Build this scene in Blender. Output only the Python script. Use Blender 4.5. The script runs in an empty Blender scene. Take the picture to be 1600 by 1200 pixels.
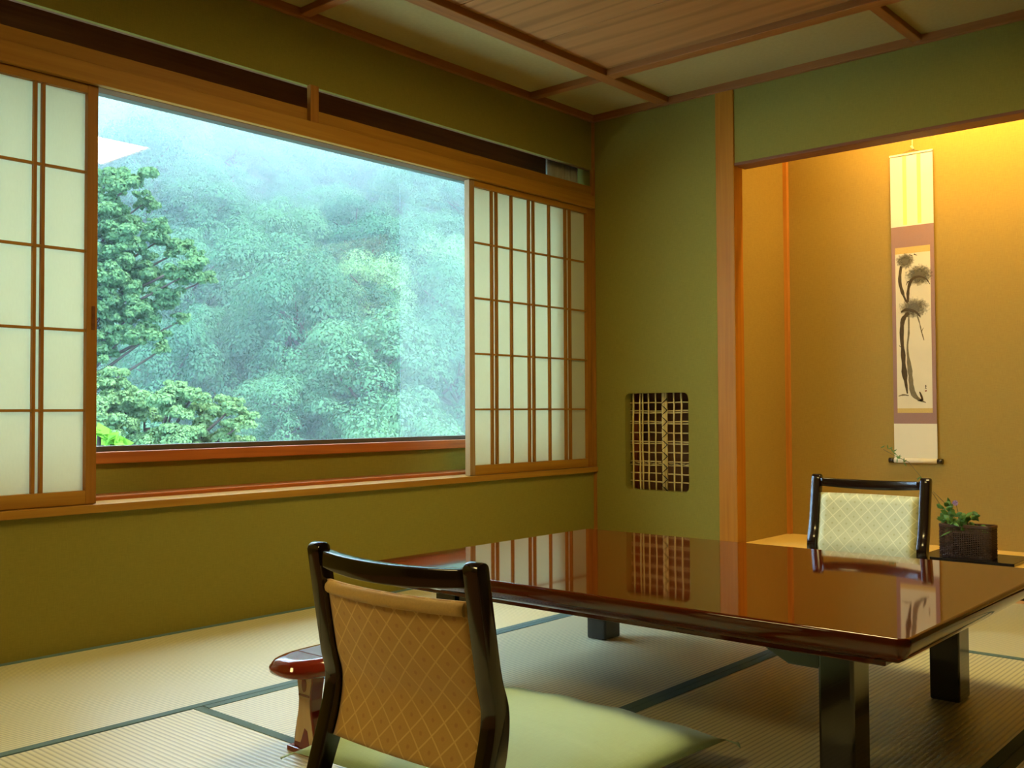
import bpy, bmesh, math, random
import numpy as np
from mathutils import Vector, Matrix

# ------------------------------------------------------------------ camera
F, YAW, PIT, ROL = 1565.95, .7185, .0276, -.0051
CAM = Vector((3.2704, -4.4263, .7782))
_v = Vector((-math.sin(YAW)*math.cos(PIT), math.cos(YAW)*math.cos(PIT), math.sin(PIT)))
_r = Vector((math.cos(YAW), math.sin(YAW), 0))
_u = _r.cross(_v)
R2 = _r*math.cos(ROL) + _u*math.sin(ROL)
U2 = -_r*math.sin(ROL) + _u*math.cos(ROL)
sc = bpy.context.scene
COL = sc.collection
cd = bpy.data.cameras.new('camera')
cam = bpy.data.objects.new('camera', cd)
COL.objects.link(cam)
cd.sensor_width = 36
cd.lens = F*36/1600
cd.clip_start = .02
cd.clip_end = 2000
M = Matrix.Identity(4)
for i in range(3):
    M[i][0], M[i][1], M[i][2], M[i][3] = R2[i], U2[i], -_v[i], CAM[i]
cam.matrix_world = M
sc.camera = cam

def ray(px, py):
    return _v + R2*((px-800)/F) - U2*((py-600)/F)
def at(px, py, ax, val):
    """point of the photograph on a real plane of the room or at a real distance"""
    d = ray(px, py)
    if ax == 'd':
        return CAM + d*val
    i = 'xyz'.index(ax)
    return CAM + d*((val-CAM[i])/d[i])

# ------------------------------------------------------------------ view
vs = sc.view_settings
vs.view_transform = 'Standard'
vs.look = 'None'
vs.gamma = 1
vs.use_curve_mapping = False
vs.exposure = 0.0
sc.cycles.use_denoising = True
sc.cycles.max_bounces = 10
sc.cycles.diffuse_bounces = 5
sc.cycles.glossy_bounces = 5
sc.cycles.transparent_max_bounces = 12
sc.cycles.volume_bounces = 1
sc.cycles.sample_clamp_indirect = 6
sc.cycles.blur_glossy = .3

# ------------------------------------------------------------------ world: a bright overcast sky
SKY = 12.5
w = bpy.data.worlds.new('overcast_sky')
sc.world = w
w.use_nodes = True
nt = w.node_tree
nt.nodes.clear()
tc = nt.nodes.new('ShaderNodeTexCoord')
sx = nt.nodes.new('ShaderNodeSeparateXYZ')
cr = nt.nodes.new('ShaderNodeValToRGB')
bg = nt.nodes.new('ShaderNodeBackground')
ow = nt.nodes.new('ShaderNodeOutputWorld')
nt.links.new(tc.outputs['Generated'], sx.inputs[0])
nt.links.new(sx.outputs['Z'], cr.inputs[0])
cr.color_ramp.elements[0].position = 0
cr.color_ramp.elements[0].color = (.36, .58, .84, 1)
cr.color_ramp.elements[1].position = .7
cr.color_ramp.elements[1].color = (.58, .78, 1, 1)
nt.links.new(cr.outputs[0], bg.inputs[0])
bg.inputs[1].default_value = SKY
nt.links.new(bg.outputs[0], ow.inputs[0])
w.cycles.sampling_method = 'MANUAL'
w.cycles.sample_map_resolution = 256

# sky sampling portal in the window opening (gives no light of its own)
pl = bpy.data.lights.new('window_portal', 'AREA')
pl.shape = 'RECTANGLE'
pl.size = 3.7
pl.size_y = 1.36
pl.cycles.is_portal = True
po = bpy.data.objects.new('window_portal', pl)
po.location = (-.34, -1.9, 1.31)
po.rotation_euler = (0, -math.pi/2, 0)
po.rotation_euler = (math.pi/2, 0, math.pi/2)
COL.objects.link(po)
ROOM_LAMP = 31.0
ALCOVE_LAMP = 190.0
# soft, very wide daylight from high behind the house onto the hillside (thin cloud)
sl_ = bpy.data.lights.new('cloud_veiled_sun', 'SUN')
sl_.energy = 16.0
sl_.angle = math.radians(25)
sl_.color = (1, .98, .90)
so_ = bpy.data.objects.new('cloud_veiled_sun', sl_)
so_.rotation_euler = Vector((.75, .25, 1.0)).to_track_quat('Z', 'Y').to_euler()
COL.objects.link(so_)

# ------------------------------------------------------------------ materials
def newmat(name):
    m = bpy.data.materials.new(name)
    m.use_nodes = True
    t = m.node_tree
    b = t.nodes['Principled BSDF']
    return m, t, b
def N(t, typ, **kw):
    n = t.nodes.new(typ)
    for k, v in kw.items():
        setattr(n, k, v)
    return n
def L(t, a, b):
    t.links.new(a, b)
def mth(t, op, a, b=None, c=None):
    n = t.nodes.new('ShaderNodeMath')
    n.operation = op
    for i, x in enumerate((a, b, c)):
        if x is None:
            continue
        if isinstance(x, (int, float)):
            n.inputs[i].default_value = x
        else:
            t.links.new(x, n.inputs[i])
    return n.outputs[0]
def mixc(t, fac, a, b):
    n = t.nodes.new('ShaderNodeMix')
    n.data_type = 'RGBA'
    for s, x in ((n.inputs[0], fac), (n.inputs[6], a), (n.inputs[7], b)):
        if isinstance(x, (int, float)):
            s.default_value = x
        elif isinstance(x, tuple):
            s.default_value = (*x, 1) if len(x) == 3 else x
        else:
            t.links.new(x, s)
    return n.outputs[2]
def coords(t, scale=(1, 1, 1), kind='Object', rot=(0, 0, 0)):
    c = N(t, 'ShaderNodeTexCoord')
    mp = N(t, 'ShaderNodeMapping')
    mp.inputs['Scale'].default_value = scale
    mp.inputs['Rotation'].default_value = rot
    L(t, c.outputs[kind], mp.inputs[0])
    return mp.outputs[0]
def bump(t, b, h, strength, dist=.001):
    bn = N(t, 'ShaderNodeBump')
    bn.inputs['Strength'].default_value = strength
    bn.inputs['Distance'].default_value = dist
    L(t, h, bn.inputs['Height'])
    L(t, bn.outputs[0], b.inputs['Normal'])
def noise(t, vec, scale, detail=3, rough=.5, dist=0):
    n = N(t, 'ShaderNodeTexNoise')
    n.inputs['Scale'].default_value = scale
    n.inputs['Detail'].default_value = detail
    n.inputs['Roughness'].default_value = rough
    n.inputs['Distortion'].default_value = dist
    L(t, vec, n.inputs['Vector'])
    return n.outputs['Fac']
def ramp(t, f, p0, p1):
    n = N(t, 'ShaderNodeMapRange')
    n.inputs[1].default_value = p0
    n.inputs[2].default_value = p1
    L(t, f, n.inputs[0])
    return n.outputs[0]

def plain(name, c, rough=.5, spec=.5, var=.12, vs_=30, **kw):
    m, t, b = newmat(name)
    v = coords(t)
    n = noise(t, v, vs_, 3)
    c2 = tuple(x*(1-var) for x in c)
    L(t, mixc(t, n, c2, c), b.inputs['Base Color'])
    b.inputs['Roughness'].default_value = rough
    b.inputs['Specular IOR Level'].default_value = spec
    for k, x in kw.items():
        b.inputs[k.replace('_', ' ')].default_value = x
    return m

def wallpaper(name, c):
    m, t, b = newmat(name)
    v1 = coords(t, (420, 420, 30))
    v2 = coords(t, (30, 30, 420))
    n1 = noise(t, v1, 1, 2)
    n2 = noise(t, v2, 1, 2)
    w_ = mth(t, 'MULTIPLY', mth(t, 'ADD', n1, n2), .5)
    big = noise(t, coords(t), 1.5, 3)
    f = ramp(t, w_, .3, .7)
    col = mixc(t, f, tuple(x*.88 for x in c), tuple(min(1, x*1.1) for x in c))
    col = mixc(t, mth(t, 'MULTIPLY', big, .12), col, tuple(x*.75 for x in c))
    L(t, col, b.inputs['Base Color'])
    b.inputs['Roughness'].default_value = .85
    b.inputs['Specular IOR Level'].default_value = .15
    bump(t, b, w_, .35, .0006)
    return m

def wood(name, c, dark, axis='z', rough=.42, scale=60, big=False):
    m, t, b = newmat(name)
    s = [scale]*3
    s['xyz'.index(axis)] = scale*.03
    v = coords(t, tuple(s))
    n = noise(t, v, 1, 4, .55, .3)
    f = ramp(t, n, .33, .72)
    col = mixc(t, f, c, dark)
    if big:
        s2 = [5.5]*3
        s2['xyz'.index(axis)] = .7
        wv = N(t, 'ShaderNodeTexWave')
        wv.wave_type = 'RINGS'
        wv.inputs['Scale'].default_value = 1.3
        wv.inputs['Distortion'].default_value = 7
        wv.inputs['Detail'].default_value = 2
        wv.inputs['Detail Scale'].default_value = .6
        L(t, coords(t, tuple(s2)), wv.inputs['Vector'])
        g = ramp(t, wv.outputs['Fac'], .72, 1.0)
        col = mixc(t, mth(t, 'MULTIPLY', g, .55), col, tuple(x*.6 for x in dark))
    L(t, col, b.inputs['Base Color'])
    b.inputs['Roughness'].default_value = rough+.1
    b.inputs['Specular IOR Level'].default_value = .2
    bump(t, b, n, .12, .0005)
    return m

def lacquer(name, c, rough=.06, wav=0.0, ior=1.55):
    m, t, b = newmat(name)
    n = noise(t, coords(t), 9, 2)
    L(t, mixc(t, n, c, tuple(x*.8 for x in c)), b.inputs['Base Color'])
    b.inputs['Roughness'].default_value = rough
    b.inputs['IOR'].default_value = ior
    b.inputs['Coat Weight'].default_value = .25
    b.inputs['Coat Roughness'].default_value = .03
    if wav:
        bump(t, b, noise(t, coords(t), 14, 1), wav, .002)
    return m

WALL = wallpaper('olive_green_wallcloth', (.245, .203, .034))
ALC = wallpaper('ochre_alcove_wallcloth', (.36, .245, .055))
WOOD_Z = wood('cedar_upright', (.36, .15, .018), (.27, .105, .012), 'z')
WOOD_Y = wood('cedar_along_window', (.40, .195, .022), (.32, .14, .016), 'y')
WOOD_X = wood('cedar_along_alcove', (.50, .24, .055), (.36, .16, .035), 'x')
RED_Y = wood('red_brown_sill_wood', (.48, .14, .03), (.34, .09, .02), 'y', .25)
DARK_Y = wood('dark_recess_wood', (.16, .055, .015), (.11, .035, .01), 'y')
SIDE_Z = wood('greyed_stile_wood', (.36, .235, .10), (.26, .155, .06), 'z')
BOARD = wood('ceiling_cedar_boards', (.40, .18, .05), (.34, .15, .04), 'x', .5, 22, True)
BATTEN_X = wood('ceiling_batten_x', (.33, .12, .025), (.25, .09, .018), 'x')
BATTEN_Y = wood('ceiling_batten_y', (.33, .12, .025), (.25, .09, .018), 'y')
CEILP = plain('ceiling_paper', (.38, .29, .10), .9, .1, .2, 60)
METAL = plain('window_metal', (.12, .10, .08), .45, .4, .1, 20, Metallic=.4)
BLACKLAC = lacquer('black_brown_lacquer', (.012, .006, .004), .14)
REDLAC = lacquer('red_brown_table_lacquer', (.085, .012, .002), .045, .02, 1.48)
ARMLAC = lacquer('red_armrest_lacquer', (.22, .022, .010), .07)
DARKDOOR = plain('dark_brown_panelling', (.10, .065, .03), .6, .3)
KAMACHI = lacquer('black_sill_lacquer', (.01, .008, .007), .2)
ALCMAT = plain('alcove_mat_rush', (.78, .56, .16), .85, .1, .15, 200)
FARLAC = lacquer('dark_red_chair_lacquer', (.035, .008, .005), .12)
INLAY = wood('pale_inlay_wood', (.62, .45, .26), (.50, .33, .17), 'z', .3, 50)
HERI = plain('blue_green_mat_border', (.13, .215, .21), .75, .2, .25, 400)
BROWNROOM = plain('dark_brown_niche_back', (.24, .11, .045), .7, .2)
REED = plain('pale_bamboo_reed', (.72, .54, .18), .45, .4, .3, 25)
VINE = plain('dark_vine_lashing', (.03, .02, .012), .6, .3)
REDPOST = wood('red_niche_post', (.42, .11, .03), (.3, .07, .02), 'z')
CORD = plain('pale_hanging_cord', (.80, .72, .35), .7)
BASKET = plain('dark_wicker', (.075, .035, .018), .5, .4, .5, 60)
LEAF_IN = plain('arrangement_leaf', (.10, .24, .04), .45, .4, .4, 30)
STEM_IN = plain('arrangement_stem', (.12, .10, .03), .6)
PETAL = plain('mauve_petal', (.32, .20, .34), .6)
PAPER_S = plain('scroll_cream_paper', (.80, .74, .52), .85, .1, .06, 12)
MAUVE = plain('scroll_mauve_silk', (.34, .205, .16), .8, .15, .1, 200)
GOLD = plain('scroll_gold_brocade', (.72, .50, .14), .6, .3, .3, 300)
RIBBON = plain('scroll_yellow_ribbon', (.85, .78, .22), .7, .2, .1)
PAINT = plain('painting_paper', (.78, .70, .46), .9, .1, .12, 10)
INK = plain('ink_black', (.10, .075, .04), .9, .1, .4, 90)
INKG = plain('ink_grey_brown', (.24, .20, .11), .9, .1, .4, 90)
SEAL = plain('seal_red', (.30, .08, .04), .9)
TUBE_FIT = plain('white_fitting', (.7, .7, .68), .4)

def tatami(name, axis, c):
    m, t, b = newmat(name)
    co = N(t, 'ShaderNodeTexCoord')
    sp = N(t, 'ShaderNodeSeparateXYZ')
    L(t, co.outputs['Object'], sp.inputs[0])
    across = sp.outputs['X' if axis == 'y' else 'Y']
    s = mth(t, 'SINE', mth(t, 'MULTIPLY', across, 2*math.pi/.0145))
    s = mth(t, 'MULTIPLY_ADD', s, .5, .5)
    groove = mth(t, 'POWER', mth(t, 'SUBTRACT', 1.0, s), 3.0)
    sc_ = (40, 700, 1) if axis == 'y' else (700, 40, 1)
    n = noise(t, coords(t, sc_), 1, 3)
    col = mixc(t, ramp(t, n, .25, .75), tuple(x*.84 for x in c), c)
    col = mixc(t, mth(t, 'MULTIPLY', groove, .75), col, tuple(x*.38 for x in c))
    L(t, col, b.inputs['Base Color'])
    b.inputs['Roughness'].default_value = .36
    b.inputs['Specular IOR Level'].default_value = .8
    h = mth(t, 'ADD', mth(t, 'MULTIPLY', s, 1.0), mth(t, 'MULTIPLY', n, .3))
    bump(t, b, h, .35, .0014)
    return m
TAT_Y = tatami('rush_mat_ribs_along_window', 'y', (.78, .73, .45))
TAT_X = tatami('rush_mat_ribs_along_alcove', 'x', (.78, .73, .45))

def brocade(name, c, line, dot):
    m, t, b = newmat(name)
    co = N(t, 'ShaderNodeTexCoord')
    sp = N(t, 'ShaderNodeSeparateXYZ')
    L(t, co.outputs['Object'], sp.inputs[0])
    a = mth(t, 'DIVIDE', sp.outputs['X'], .052)
    z = mth(t, 'DIVIDE', sp.outputs['Z'], .054)
    p = mth(t, 'ADD', a, z)
    q = mth(t, 'SUBTRACT', a, z)
    def near(x, wdt):
        f = mth(t, 'ABSOLUTE', mth(t, 'SUBTRACT', mth(t, 'FRACT', x), .5))
        n = N(t, 'ShaderNodeMapRange')
        n.inputs[1].default_value = wdt
        n.inputs[2].default_value = wdt*.4
        L(t, f, n.inputs[0])
        return n.outputs[0], f
    l1, f1 = near(p, .055)
    l2, f2 = near(q, .055)
    ln = mth(t, 'MAXIMUM', l1, l2)
    g1 = mth(t, 'SUBTRACT', .5, f1)
    g2 = mth(t, 'SUBTRACT', .5, f2)
    r = mth(t, 'SQRT', mth(t, 'ADD', mth(t, 'MULTIPLY', g1, g1), mth(t, 'MULTIPLY', g2, g2)))
    n = N(t, 'ShaderNodeMapRange')
    n.inputs[1].default_value = .13
    n.inputs[2].default_value = .07
    L(t, r, n.inputs[0])
    fine = noise(t, coords(t, (1, 1, 1)), 600, 2)
    fade = ramp(t, noise(t, coords(t), 5, 1), .2, .6)
    col = mixc(t, fine, tuple(x*.8 for x in c), c)
    col = mixc(t, mth(t, 'MULTIPLY', ln, mth(t, 'MULTIPLY_ADD', fade, .5, .35)), col, line)
    col = mixc(t, mth(t, 'MULTIPLY', n.outputs[0], .55), col, dot)
    L(t, col, b.inputs['Base Color'])
    b.inputs['Roughness'].default_value = .6
    b.inputs['Sheen Weight'].default_value = .25
    bump(t, b, ln, .25, .0006)
    return m
FAB_SHADED = brocade('shaded_golden_brocade', (.64, .37, .085), (.80, .58, .18), (.42, .19, .04))  # brocade side turned from the window, its shade put into the colour
FAB_WINDOWLIT = brocade('window_lit_pale_brocade', (.62, .63, .36), (.80, .78, .50), (.36, .36, .12))  # same brocade, window light put into the paler colour

ROLL = plain('golden_roll_cloth', (.70, .47, .17), .6, .3, .25, 260)
def cloth(name, c):
    m, t, b = newmat(name)
    n1 = noise(t, coords(t, (900, 30, 30)), 1, 2)
    n2 = noise(t, coords(t, (30, 900, 30)), 1, 2)
    f = mth(t, 'MULTIPLY', mth(t, 'ADD', n1, n2), .5)
    big = noise(t, coords(t), 4, 3)
    col = mixc(t, ramp(t, f, .3, .7), tuple(x*.86 for x in c), c)
    L(t, col, b.inputs['Base Color'])
    b.inputs['Roughness'].default_value = .7
    b.inputs['Sheen Weight'].default_value = .2
    bump(t, b, mth(t, 'ADD', mth(t, 'MULTIPLY', f, .3), mth(t, 'MULTIPLY', big, 3)), .3, .004)
    return m
CUSH = cloth('sage_green_cushion_cloth', (.46, .66, .45))

def papermat(name, c, tr=.55):
    m, t, b = newmat(name)
    t.nodes.remove(b)
    out = t.nodes['Material Output']
    d = N(t, 'ShaderNodeBsdfDiffuse')
    tr_ = N(t, 'ShaderNodeBsdfTranslucent')
    mx = N(t, 'ShaderNodeMixShader')
    n = noise(t, coords(t, (30, 30, 8)), 6, 4)
    col = mixc(t, n, tuple(x*.93 for x in c), c)
    L(t, col, d.inputs[0])
    L(t, col, tr_.inputs[0])
    mx.inputs[0].default_value = tr
    L(t, d.outputs[0], mx.inputs[1])
    L(t, tr_.outputs[0], mx.inputs[2])
    L(t, mx.outputs[0], out.inputs[0])
    return m
SHOJI = papermat('shoji_paper', (.80, .78, .60), .5)
CURT = papermat('curtain_cloth', (.80, .78, .60), .35)

def glassmat(name, milky=0.0):
    m, t, b = newmat(name)
    t.nodes.remove(b)
    out = t.nodes['Material Output']
    lw = N(t, 'ShaderNodeLayerWeight')
    lw.inputs[0].default_value = .5
    f = mth(t, 'MULTIPLY_ADD', mth(t, 'POWER', lw.outputs['Facing'], 5), .96, .04)
    tr_ = N(t, 'ShaderNodeBsdfTransparent')
    tr_.inputs[0].default_value = (.96, .985, .975, 1)
    gl = N(t, 'ShaderNodeBsdfGlossy')
    gl.inputs['Roughness'].default_value = 0
    mx = N(t, 'ShaderNodeMixShader')
    L(t, f, mx.inputs[0])
    L(t, tr_.outputs[0], mx.inputs[1])
    L(t, gl.outputs[0], mx.inputs[2])
    last = mx.outputs[0]
    if milky:
        tl = N(t, 'ShaderNodeBsdfTranslucent')
        tl.inputs[0].default_value = (.9, .95, 1, 1)
        m2 = N(t, 'ShaderNodeMixShader')
        m2.inputs[0].default_value = milky
        L(t, last, m2.inputs[1])
        L(t, tl.outputs[0], m2.inputs[2])
        last = m2.outputs[0]
    L(t, last, out.inputs[0])
    return m
GLASS = glassmat('window_glass')
GLASS2 = glassmat('milky_window_glass', .03)  # translucent white mixed evenly into this pane

def emit(name, c, s):
    m, t, b = newmat(name)
    t.nodes.remove(b)
    e = N(t, 'ShaderNodeEmission')
    e.inputs[0].default_value = (*c, 1)
    e.inputs[1].default_value = s
    L(t, e.outputs[0], t.nodes['Material Output'].inputs[0])
    return m
LAMP = emit('ceiling_lamp_diffuser', (1, .77, .30), ROOM_LAMP)
LAMP2 = emit('dim_lamp_diffuser', (1, .77, .30), ROOM_LAMP*.8)
TUBE = emit('alcove_tube_light', (1, .62, .19), ALCOVE_LAMP)

def leafmat(name, c1, c2, tr=.3):
    m, t, b = newmat(name)
    t.nodes.remove(b)
    oi = N(t, 'ShaderNodeObjectInfo')
    n = noise(t, coords(t), 3.0, 2)
    g = N(t, 'ShaderNodeNewGeometry')
    f = mth(t, 'ADD', mth(t, 'MULTIPLY', oi.outputs['Random'], .6), mth(t, 'MULTIPLY', g.outputs['Random Per Island'], .4))
    col = mixc(t, f, c1, c2)
    d = N(t, 'ShaderNodeBsdfDiffuse')
    tl = N(t, 'ShaderNodeBsdfTranslucent')
    mx = N(t, 'ShaderNodeMixShader')
    mx.inputs[0].default_value = tr
    L(t, col, d.inputs[0])
    L(t, col, tl.inputs[0])
    L(t, d.outputs[0], mx.inputs[1])
    L(t, tl.outputs[0], mx.inputs[2])
    L(t, mx.outputs[0], t.nodes['Material Output'].inputs[0])
    return m
LEAF_FAR = leafmat('hillside_foliage', (.026, .090, .052), (.090, .20, .095))
LEAF_NEAR = leafmat('near_foliage', (.05, .125, .055), (.15, .245, .095))
LEAF_LIME = leafmat('lime_leaf', (.10, .26, .03), (.15, .33, .05), .35)
LEAF_PALE = leafmat('pale_crown_foliage', (.08, .19, .08), (.14, .27, .11))
BARK = plain('bark', (.055, .045, .035), .9, .1)
SOIL = plain('forest_floor', (.05, .11, .05), .95, .1, .5, 1)

# ------------------------------------------------------------------ mesh helpers
class MB:
    def __init__(s):
        s.bm = bmesh.new()
    def box(s, x0, x1, y0, y1, z0, z1, bev=0, seg=2, mi=0):
        r = bmesh.ops.create_cube(s.bm, size=1)
        vv = r['verts']
        for v in vv:
            v.co = Vector(((x0+x1)/2+v.co.x*(x1-x0), (y0+y1)/2+v.co.y*(y1-y0), (z0+z1)/2+v.co.z*(z1-z0)))
        fs = set(f for v in vv for f in v.link_faces)
        for f in fs:
            f.material_index = mi
        if bev:
            es = list(set(e for v in vv for e in v.link_edges))
            bmesh.ops.bevel(s.bm, geom=es, offset=bev, segments=seg, affect='EDGES', profile=.5, material=mi)
        return s
    def prism(s, poly, axis, a, b, bev=0, mi=0):
        """poly in the two other axes (in xyz order), extruded along axis from a to b"""
        def P(p, t):
            if axis == 'x': return (t, p[0], p[1])
            if axis == 'y': return (p[0], t, p[1])
            return (p[0], p[1], t)
        A = [s.bm.verts.new(P(p, a)) for p in poly]
        B = [s.bm.verts.new(P(p, b)) for p in poly]
        n = len(poly)
        fs = [s.bm.faces.new(A), s.bm.faces.new(B[::-1])]
        for i in range(n):
            fs.append(s.bm.faces.new((A[i], B[i], B[(i+1) % n], A[(i+1) % n])))
        for f in fs:
            f.material_index = mi
        bmesh.ops.recalc_face_normals(s.bm, faces=fs)
        if bev:
            es = [e for e in set(e for v in A+B for e in v.link_edges) if len(e.link_faces) == 2 and e.calc_face_angle(0) > .5]
            bmesh.ops.bevel(s.bm, geom=es, offset=bev, segments=2, affect='EDGES', profile=.5)
        return s
    def tube(s, pts, r, n=8, cap=True, mi=0):
        pts = [Vector(p) for p in pts]
        rs = r if isinstance(r, (list, tuple)) else [r]*len(pts)
        prev = None
        up = Vector((0, 0, 1))
        rings = []
        for i, p in enumerate(pts):
            d = (pts[min(i+1, len(pts)-1)]-pts[max(i-1, 0)]).normalized()
            if i == 0:
                up = Vector((0, 0, 1)) if abs(d.z) < .9 else Vector((1, 0, 0))
            a = (up - d*up.dot(d)).normalized()
            up = a
            b = d.cross(a)
            rings.append([s.bm.verts.new(p+(a*math.cos(2*math.pi*k/n)+b*math.sin(2*math.pi*k/n))*rs[i]) for k in range(n)])
        for A, B in zip(rings, rings[1:]):
            for k in range(n):
                f = s.bm.faces.new((A[k], A[(k+1) % n], B[(k+1) % n], B[k]))
                f.smooth = True
                f.material_index = mi
        if cap:
            s.bm.faces.new(rings[0][::-1])
            s.bm.faces.new(rings[-1])
        return s
    def sweep(s, pts, dirs, w2, mi=0, closed_caps=True, sec=None):
        """a rectangular bar along pts; dirs = unit 'normal' at each point, w2 = (half across, half thick) list"""
        return s
    def grid(s, P, closed=False, mi=0, smooth=True):
        V = [[s.bm.verts.new(p) for p in row] for row in P]
        for i in range(len(V)-1):
            m = len(V[i])
            for j in range(m if closed else m-1):
                f = s.bm.faces.new((V[i][j], V[i][(j+1) % m], V[i+1][(j+1) % m], V[i+1][j]))
                f.smooth = smooth
                f.material_index = mi
        return V
    def build(s, name, mat, parent=None, smooth=False, recalc=True):
        me = bpy.data.meshes.new(name)
        if recalc:
            bmesh.ops.recalc_face_normals(s.bm, faces=s.bm.faces[:])
        s.bm.to_mesh(me)
        s.bm.free()
        for m in (mat if isinstance(mat, (list, tuple)) else [mat]):
            me.materials.append(m)
        if smooth:
            for p in me.polygons:
                p.use_smooth = True
        o = bpy.data.objects.new(name, me)
        COL.objects.link(o)
        if parent is not None:
            o.parent = parent
            if parent.get('_w') is not None:          # parts written in room coordinates
                top = parent
                o.location = -Vector(parent['_w'])
        return o
def tag(o, label=None, cat=None, group=None, kind=None):
    if label: o['label'] = label
    if cat: o['category'] = cat
    if group: o['group'] = group
    if kind: o['kind'] = kind
    return o
def empty(name, loc, world=False):
    o = bpy.data.objects.new(name, None)
    o.location = loc
    o.empty_display_size = .1
    COL.objects.link(o)
    if world:
        o['_w'] = tuple(loc)
    return o
def smooth_mod(o, ang=.6):
    for p in o.data.polygons:
        p.use_smooth = True
    try:
        o.data.set_sharp_from_angle(angle=ang)
    except Exception:
        pass
    return o
def struct(o):
    o['kind'] = 'structure'
    return o
def rrect(x0, x1, y0, y1, r, n=5):
    out = []
    for cx, cy, a in ((x1-r, y1-r, 0), (x0+r, y1-r, 90), (x0+r, y0+r, 180), (x1-r, y0+r, 270)):
        for k in range(n+1):
            t = math.radians(a+90*k/n)
            out.append((cx+r*math.cos(t), cy+r*math.sin(t)))
    return out

H = 2.4
# ================================================================== THE ROOM
struct(MB().box(-.05, 4.6, -6.0, .0, -.12, -.035).build('floor', BROWNROOM))
# left wall (with the window): low wall, lintel wall, inner low wall
wl = MB()
wl.box(-.24, 0, -6.0, .0, -.12, .448)
wl.box(-.018, 0, -6.0, .0, 2.105, 2.62)
wl.box(-.34, -.241, -6.0, 0.1, -.1, .598)
wl.box(-.34, 0, -6.0, -3.78, .448, 2.105)
struct(wl.build('wall_left', WALL))
# back wall (with niche and alcove opening)
NX0, NX1, NZ0, NZ1 = .201, .590, .362, .872
bm = bmesh.new()
outer = [(-.34, -.12), (.766, -.12), (.766, 2.62), (-.34, 2.62)]
inner = rrect(NX0, NX1, NZ0, NZ1, .03)
def ringwall(outer, inner, y0, y1):
    b = bmesh.new()
    vo = {}
    for y in (y0, y1):
        a = [b.verts.new((p[0], y, p[1])) for p in outer]
        c = [b.verts.new((p[0], y, p[1])) for p in inner]
        vo[y] = (a, c)
        es = [b.edges.new((a[i], a[(i+1) % len(a)])) for i in range(len(a))]
        es += [b.edges.new((c[i], c[(i+1) % len(c)])) for i in range(len(c))]
        bmesh.ops.triangle_fill(b, use_beauty=True, edges=es)
    for k in (0, 1):
        A, B = vo[y0][k], vo[y1][k]
        n = len(A)
        for i in range(n):
            b.faces.new((A[i], A[(i+1) % n], B[(i+1) % n], B[i]))
    return b
wb = MB()
wb.bm.free()
wb.bm = ringwall(outer, inner, 0, .07)
wb.box(.86, 4.6, 0, .10, 1.998, 2.62, 0)
wb.box(3.45, 4.6, 0, .10, -.12, 1.998)
struct(wb.build('wall_back', WALL))
# niche recess behind the wall
nb = MB()
nb.box(.02, .80, .30, .33, .20, 1.05)
nb.box(-.02, .02, .07, .33, .20, 1.05)
nb.box(.80, .826, .10, .33, .20, 1.05)
nb.box(-.02, .826, .07, .33, .17, .20)
nb.box(-.02, .826, .07, .33, 1.05, 1.08)
struct(nb.build('wall_niche', BROWNROOM))
# walls behind and beside the camera
struct(MB().box(4.5, 4.6, -6.0, 0, -.12, 2.62).build('wall_right', DARKDOOR))
struct(MB().box(-.34, 4.6, -6.1, -6.0, -.12, 2.62).build('wall_front', DARKDOOR))
# alcove shell
al = MB()
al.box(.80, .84, .075, .64, .0, 2.62)
al.box(.80, 3.5, .60, .64, .0, 2.62)
al.box(3.45, 3.5, .10, .62, .0, 2.62)
struct(al.build('wall_alcove', ALC))
struct(MB().box(.84, 3.45, .10, .60, 2.42, 2.46).build('ceiling_alcove', CEILP))
struct(MB().box(.84, 3.45, .09, .60, .07, .12).build('floor_alcove', ALCMAT))
struct(MB().box(.866, 3.45, .004, .09, -.03, .121, .003).build('trim_1', KAMACHI))
struct(MB().box(.866, 4.5, -.055, .0, -.03, .003, .002).build('trim_2', wood('threshold_wood', (.55, .33, .16), (.45, .25, .10), 'x'))) 
struct(MB().box(.764, .866, -.008, .08, -.03, H-.02, .004).build('trim_3', wood('alcove_pillar_wood', (.46, .175, .010), (.37, .13, .007), 'z')))            # alcove pillar
struct(MB().box(.866, 3.45, -.004, .104, 1.985, 1.999, .002).build('trim_4', wood('lintel_edge', (.22, .08, .03), (.16, .05, .02), 'x')))
struct(MB().box(.838, .862, .575, .602, .12, 2.42, .002).build('trim_5', wood('lit_corner_post', (.58, .25, .04), (.46, .18, .03), 'z')))  # lamplight on this post put into its brighter wood colour
struct(MB().box(-.012, .014, -.014, .0, -.0, H-.02, .002).build('trim_6', WOOD_Z))              # corner post
# window board, head rail, strut, dark recess
struct(MB().box(-.055, .022, -3.78, -.014, 1.888, 1.955, .002).build('trim_7', WOOD_Y))
struct(MB().box(-.055, -.004, -3.78, -.0, 1.955, 2.012, .002).build('trim_8', WOOD_Y))
struct(MB().box(-.006, .018, -1.934, -1.892, 1.950, 2.106, .002).build('trim_9', WOOD_Z))
hd = MB()
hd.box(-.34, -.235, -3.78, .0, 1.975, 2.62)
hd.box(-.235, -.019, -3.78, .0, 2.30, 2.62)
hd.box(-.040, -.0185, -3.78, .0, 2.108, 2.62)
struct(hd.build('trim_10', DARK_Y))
struct(MB().box(-.0545, -.002, -3.78, -.03, 1.8865, 1.8885, .0005).build('trim_14', DARK_Y))
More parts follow.
